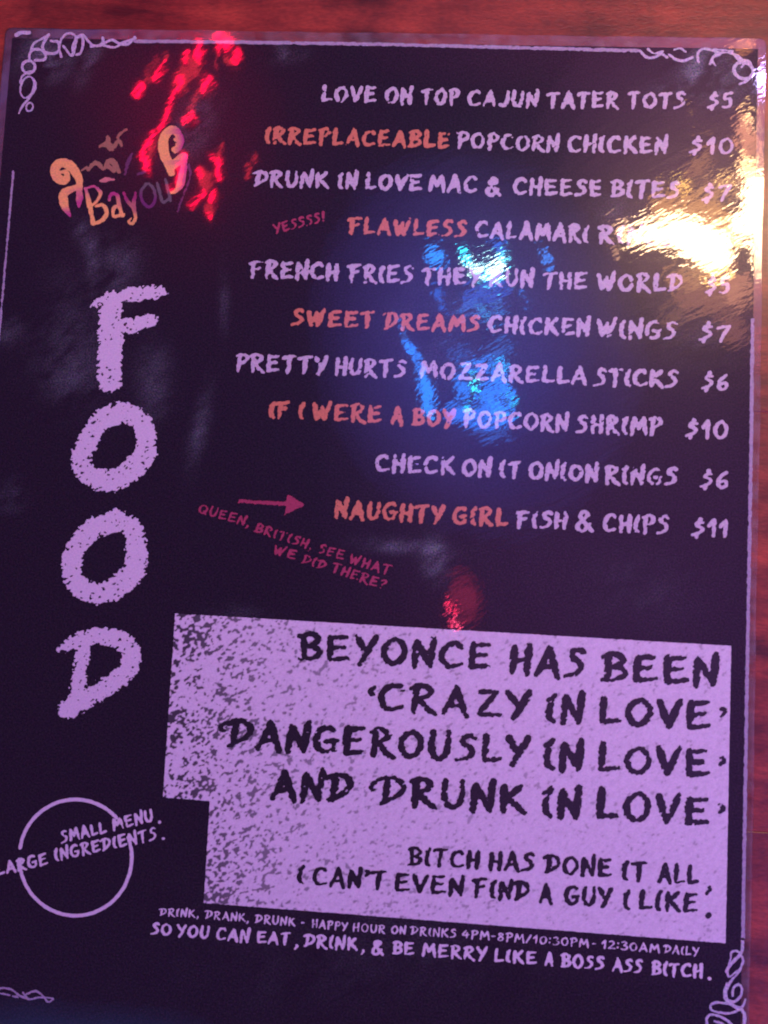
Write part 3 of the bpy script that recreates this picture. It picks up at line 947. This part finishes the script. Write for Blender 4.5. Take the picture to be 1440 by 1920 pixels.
# ---- little red remarks and arrow
o = print_strokes('red_remark', layout([("YESSSS!", 513, 440, 613, 415, 21)], tilt=1, seed=3, bold=.85), Z1, M_RED, menu, s=1.0, rough=.55, clip=1.5)
o['label'] = 'small slanted red word before the calamari line'
o = print_strokes('red_remark', layout([('QUEEN,', 368, 961, 467, 990, 20), ('BRITISH,', 474, 997, 584, 1033, 20), ('SEE', 592, 1037, 644, 1052, 20),
                                        ('WHAT', 650, 1056, 731, 1080, 21)], tilt=1, seed=4, bold=.85), Z1, M_RED, menu, s=1.0, rough=.55, clip=1.5)
o['label'] = 'upper slanted red remark'
o = print_strokes('red_remark', layout([('WE', 508, 1039, 554, 1052, 20), ('DID', 562, 1056, 609, 1071, 20), ('THERE?', 617, 1072, 722, 1108, 21)],
                                       tilt=1, seed=5, bold=.85), Z1, M_RED, menu, s=1.0, rough=.55, clip=1.5)
o['label'] = 'lower slanted red remark'


def arrow():
    P = [(448, 936.5), (536, 940.5), (540, 926.5), (572, 946.5), (533, 965.5), (537, 948.5), (448, 942.5)]
    c = Canvas(435, 915, 585, 978, 1.0)
    F = poly_sd(P, c.X, c.Y)
    F = np.clip(F, -2.5, 8) + .5 * samp(G_FINE, c.X, c.Y)
    V, f = contour_faces(F, c.x0, c.y0, 1.0)
    return flat_mesh('arrow', V, f, Z1, M_RED, menu)


def poly_sd(P, X, Y):
    P = np.array(P, float)
    d = np.full(X.shape, 1e9)
    inside = np.zeros(X.shape, bool)
    n = len(P)
    for i in range(n):
        a, b = P[i], P[(i + 1) % n]
        ex, ey = b - a
        t = np.clip(((X - a[0]) * ex + (Y - a[1]) * ey) / (ex * ex + ey * ey), 0, 1)
        d = np.minimum(d, np.hypot(X - a[0] - t * ex, Y - a[1] - t * ey))
        c = ((a[1] > Y) != (b[1] > Y)) & (X < (b[0] - a[0]) * (Y - a[1]) / (b[1] - a[1] + 1e-12) + a[0])
        inside ^= c
    return np.where(inside, -d, d)


arrow()['label'] = 'red arrow pointing to the fish line'

# ---- worn white panel with black lettering
def panel():
    P = [(328.5, 1150.5), (1371, 1211), (1360.5, 1768.5), (382, 1693), (393.5, 1502), (305.5, 1495)]
    s = 1.3
    c = Canvas(296, 1140, 1382, 1780, s)
    sd = poly_sd(P, c.X, c.Y)
    X, Y = c.X, c.Y
    F = sd + .25 * samp(G_FINE, X, Y)
    V, f = contour_faces(F, c.x0, c.y0, s, merge=False)

    def coverage(V):
        X, Y = V[:, 0], V[:, 1]
        u = (X - 305) / 1065
        left = np.exp(-(np.maximum(u, 0) / .27) ** 1.3)
        tex = .85 * samp(G_FLECK, X, Y) + .45 * samp(G_FINE, X, Y)
        loc = .45 * samp(G_BROAD, X, Y) + .55 * samp(G_MID, X, Y)
        thr = 1.62 - 1.62 * left - loc * (.40 + .15 * left)
        t = np.clip((tex - thr) / .4, 0, 1)
        t = t * np.minimum(1, .42 + .62 * left) * .97
        t = np.maximum(t, .10 * np.clip(tex * .5 + .5, 0, 1))
        return (1 - t)[:, None] * np.array([.70, .67, .71]) + t[:, None] * np.array([.03, .026, .035])
    o = flat_mesh('text_panel', V, f, Z1, M_PANEL, menu, coverage(V))
    # drop the unused grid points
    import bmesh
    bm = bmesh.new(); bm.from_mesh(o.data)
    bmesh.ops.delete(bm, geom=[v for v in bm.verts if not v.link_faces], context='VERTS')
    bm.to_mesh(o.data); bm.free()
    o['label'] = 'worn white panel speckled with black'
    return o


pan = panel()
lines = [
    [('BEYONCE', 552, 1240, 925, 1260, 58), ('HAS', 948, 1268, 1102, 1274, 60), ('BEEN', 1122, 1279, 1350, 1289, 60)],
    [("`", 684, 1338, 700, 1338, 58), ('CRAZY', 702, 1335, 998, 1352, 58), ('iN', 1016, 1357, 1098, 1362, 60), ('LOVE', 1115, 1361, 1336, 1373, 61), ("'", 1341, 1380, 1355, 1380, 56)],
    [("`", 402, 1408, 418, 1408, 58), ('DANGEROUSLY', 420, 1405, 994, 1438, 60), ('iN', 1012, 1446, 1097, 1450, 61), ('LOVE', 1113, 1450, 1334, 1462, 61), ("'", 1339, 1469, 1353, 1469, 56)],
    [('AND', 500, 1503, 664, 1508, 60), ("`", 685, 1518, 701, 1518, 58), ('DRUNK', 704, 1510, 989, 1530, 60), ('iN', 1009, 1535, 1093, 1540, 62), ('LOVE', 1110, 1539, 1334, 1553, 62), ("'", 1339, 1559, 1353, 1559, 56)],
    [('BITCH', 761, 1624, 902, 1632, 38), ('HAS', 912, 1634, 1004, 1637, 39), ('DONE', 1017, 1639, 1150, 1648, 39), ('IT', 1161, 1652, 1216, 1656, 40), ('ALL', 1229, 1657, 1313, 1661, 40), (',', 1318, 1672, 1334, 1672, 46)],
    [('i', 553, 1659, 569, 1660, 38), ("CAN'T", 581, 1662, 726, 1670, 39), ('EVEN', 735, 1673, 872, 1683, 39), ('FIND', 883, 1684, 995, 1692, 40), ('A', 1006, 1696, 1039, 1697, 40),
     ('GUY', 1053, 1698, 1150, 1704, 41), ('I', 1163, 1707, 1179, 1708, 41), ('LIKE', 1193, 1707, 1312, 1715, 41), ('.', 1313, 1722, 1330, 1723, 62)],
]
for k, l in enumerate(lines):
    big = k < 4
    o = print_strokes('panel_lettering', layout(l, seed=200 + k, bold=.98), Z2, M_INK, pan, s=1.25, rough=1.25 if big else .85, clip=3.4 if big else 2.2)
    o['label'] = ('first', 'second', 'third', 'fourth', 'fifth, smaller', 'sixth, smaller')[k] + ' line of black lettering on the panel'

# ---- footer
f1 = [('DRINK,', 297, 1718, 374, 1722, 17), ('DRANK,', 383, 1723, 468, 1730, 17), ('DRUNK', 476, 1731, 555, 1738, 18), ('-', 562, 1738, 577, 1739, 17),
      ('HAPPY', 582, 1740, 653, 1747, 18), ('HOUR', 659, 1747, 724, 1752, 18), ('ON', 731, 1751, 762, 1754, 18), ('DRINKS', 768, 1753, 857, 1760, 18),
      ('4PM-8PM/10:30PM', 864, 1760, 1105, 1778, 18), ('-', 1108, 1778, 1124, 1779, 18), ('12:30AM', 1126, 1779, 1238, 1788, 18), ('DAILY', 1243, 1788, 1312, 1794, 18)]
f2 = [('SO', 280, 1753, 323, 1756, 25), ('YOU', 328, 1757, 394, 1762, 26), ('CAN', 402, 1763, 469, 1769, 26), ('EAT', 478, 1769, 546, 1773, 26), (',', 549, 1776, 558, 1777, 28),
      ('DRINK', 567, 1776, 672, 1784, 27), (',', 674, 1786, 683, 1787, 28), ('&', 692, 1792, 722, 1793, 30), ('BE', 733, 1790, 778, 1793, 27), ('MERRY', 788, 1794, 915, 1803, 28),
      ('LIKE', 923, 1804, 1008, 1810, 27), ('A', 1018, 1812, 1040, 1813, 28), ('BOSS', 1049, 1815, 1135, 1820, 28), ('ASS', 1145, 1822, 1207, 1827, 28), ('BITCH', 1218, 1829, 1320, 1836, 29), ('.', 1322, 1838, 1332, 1839, 36)]
o = print_strokes('footer_line', layout(f1, seed=300, bold=.8), Z1, M_WHITE, menu, s=.9, rough=.4, clip=1.4)
o['label'] = 'upper, smaller footer line with the happy hours'
o = print_strokes('footer_line', layout(f2, seed=301, bold=.92), Z1, M_WHITE, menu, s=1.0, rough=.5, clip=1.6)
o['label'] = 'lower footer line'

# ---- ring and motto
def arc(a0, a1):
    n = 40
    return [np.array([(141.5 + 105.5 * math.cos(math.radians(a0 + (a1 - a0) * i / n)),
                       1608 + 109 * math.sin(math.radians(a0 + (a1 - a0) * i / n)), 3.4) for i in range(n + 1)])]


print_strokes('ring', arc(-170, -43) + arc(-20, 178), Z1, M_WHITE, menu, s=1.0, rough=.3, clip=2)['label'] = 'broken circle line'
mot = [('SMALL', 113, 1583, 203, 1562, 25), ('MENU', 210, 1560, 291, 1540, 25), ('.', 293, 1546, 304, 1544, 32)]
mot2 = [('LARGE', -8, 1644, 93, 1622, 26), ('INGREDIENTS', 101, 1617, 298, 1575, 26), ('.', 300, 1578, 310, 1576, 32)]
print_strokes('motto', layout(mot, tilt=1, seed=400, bold=.85), Z2, M_WHITE, menu, s=1.0, rough=.45, clip=1.6)['label'] = 'upper motto words on the ring'
print_strokes('motto', layout(mot2, tilt=1, seed=401, bold=.85), Z2, M_WHITE, menu, s=1.0, rough=.45, clip=1.6)['label'] = 'lower motto words on the ring'

# ---- logo, traced on a crop of scale 4.8 at (80, 220)
def zl(l):
    return [(80 + p[0] / 4.8, 220 + p[1] / 4.8) + ((p[2] / 4.8,) if len(p) > 2 else ()) for p in l]


ORG = np.array([.90, .50, .14])
PNK = np.array([.50, .06, .22])
DUL = np.array([.10, .075, .10])


def horn_color(V):
    x, y = (V[:, 0] - 80) * 4.8, (V[:, 1] - 220) * 4.8
    t = np.clip((y - 590) / 120, 0, 1) * np.clip((x - 230) / 90, 0, 1)
    t = np.maximum(t, np.clip((y - 800) / 80, 0, 1) * (x < 500))
    r = (x > 900)
    t = np.where(r, np.clip((x - 1180) / 80, 0, 1), t)
    t = t + .12 * samp(G_MID, V[:, 0], V[:, 1])
    t = np.clip(t, 0, 1)[:, None]
    return ORG * (1 - t) + PNK * t


hornL = letter([zl([(165, 490, 12), (215, 500, 24), (205, 565, 36), (140, 550, 44), (110, 470, 42), (160, 410, 40), (240, 430, 44), (300, 500, 42), (330, 570, 32), (330, 640, 24)]),
                zl([(340, 620, 22), (250, 650, 30), (190, 690, 42), (190, 770, 40), (215, 830, 28), (245, 885, 12)]),
                zl([(330, 640, 26), (330, 720, 34), (325, 800, 16)])])
hornR = letter([zl([(1190, 200, 14), (1215, 215, 20), (1230, 260, 26), (1190, 290, 32), (1220, 270, 34), (1235, 190, 34), (1180, 110, 36), (1110, 150, 42), (1085, 240, 46),
                    (1100, 340, 46), (1140, 430, 42), (1160, 500, 30)]),
                zl([(1150, 450, 40), (1210, 400, 40), (1270, 350, 32), (1280, 400, 24)]),
                zl([(1280, 400, 22), (1260, 500, 36), (1240, 600, 36), (1200, 660, 20), (1150, 680, 10)])])
logo = print_strokes('logo', hornL, Z1, M_LOGO, menu, s=1.0, rough=.5, clip=3, color=horn_color)
logo['label'] = 'orange and pink curled emblem'
print_strokes('logo_curl', hornR, Z1, M_LOGO, logo, s=1.0, rough=.5, clip=3, color=horn_color)


def grad(c0, c1, y0, y1):
    def f(V):
        y = (V[:, 1] - 220) * 4.8
        t = np.clip((y - y0) / (y1 - y0) + .12 * samp(G_MID, V[:, 0], V[:, 1]), 0, 1)[:, None]
        return c1 * (1 - t) + c0 * t
    return f


B = letter([zl([(385, 640, 14), (420, 780, 24), (455, 960, 18)]), zl([(385, 645, 10), (460, 620, 10), (520, 680, 18), (490, 750, 14), (450, 790, 10)]),
            zl([(480, 800, 10), (540, 790, 16), (575, 850, 20), (545, 920, 20), (460, 960, 12)])])
a_ = letter([zl([(600, 740, 14), (620, 690, 16), (670, 700, 16), (690, 790, 20), (715, 880, 18), (735, 870, 8)]),
             zl([(690, 790, 12), (640, 820, 16), (640, 890, 16), (700, 880, 14)])])
y_ = letter([zl([(730, 680, 12), (760, 750, 14), (815, 810, 18)]), zl([(835, 680, 12), (820, 800, 20), (835, 900, 16), (810, 955, 14), (770, 940, 10), (800, 905, 7)])])
o_ = letter([zl([(930, 600, 14), (885, 670, 14), (900, 760, 14), (960, 805, 14), (1010, 750, 14), (1005, 660, 13), (960, 600, 12), (925, 605, 12)])])
u_ = letter([zl([(1030, 590, 12), (1055, 680, 14), (1080, 760, 14), (1130, 740, 14)]), zl([(1105, 560, 12), (1130, 660, 14), (1150, 750, 14)])])
GRN = np.array([.10, .12, .11])
misc_r = 1.45
PUR = np.array([.13, .03, .12])
for rows, f in ((B, grad(ORG, PNK, 600, 740)), (a_, grad(ORG, PNK * .8, 680, 850)), (y_, grad(ORG * .9, PNK * .6, 760, 900)),
                (o_, grad(PUR, GRN, 620, 720)), (u_, grad(GRN, GRN, 0, 1))):
    print_strokes('logo_letter', rows, Z1, M_LOGO, logo, s=1.0, rough=.45, clip=2, color=f)
misc = letter([zl([(515, 262, 12), (560, 245, 22), (600, 250, 26), (625, 285, 18)]), zl([(585, 175, 14), (592, 215, 24), (600, 290, 14)]),
               zl([(645, 265, 16), (672, 215, 18), (700, 150, 14), (755, 112, 12)]), zl([(690, 220, 18), (712, 255, 12)]),
               zl([(410, 470, 16), (450, 420, 16), (490, 412, 18), (540, 460, 18)]), zl([(350, 480, 8), (400, 450, 12)]),
               zl([(560, 450, 18), (600, 392, 26), (640, 410, 28), (665, 450, 24), (692, 492, 14)]), zl([(590, 440, 22), (640, 480, 20)])])
SAND = np.array([.34, .20, .10])
print_strokes('logo_emblem', misc, Z1, M_LOGO, logo, s=1.0, rough=.9, clip=3, color=grad(SAND, SAND * .8, 0, 500))
print_strokes('logo_dash', letter([zl([(520, 570, 10), (565, 562, 24), (640, 560, 10)])]), Z1, M_LOGO, logo, s=1.0, rough=.4, clip=3,
              color=lambda V: np.tile(np.array([.62, .25, .2]), (len(V), 1)))
sw = letter([zl([(740, 510, 10), (770, 400, 18), (800, 330, 14)]), zl([(860, 510, 14), (920, 490, 12)]), zl([(1310, 420, 12), (1330, 520, 8), (1290, 640, 8), (1240, 770, 10), (1210, 870, 7)])])
print_strokes('logo_swirl', sw, Z1, M_LOGO, logo, s=1.0, rough=1.0, clip=3, color=lambda V: np.tile(np.array([.10, .045, .10]), (len(V), 1)))
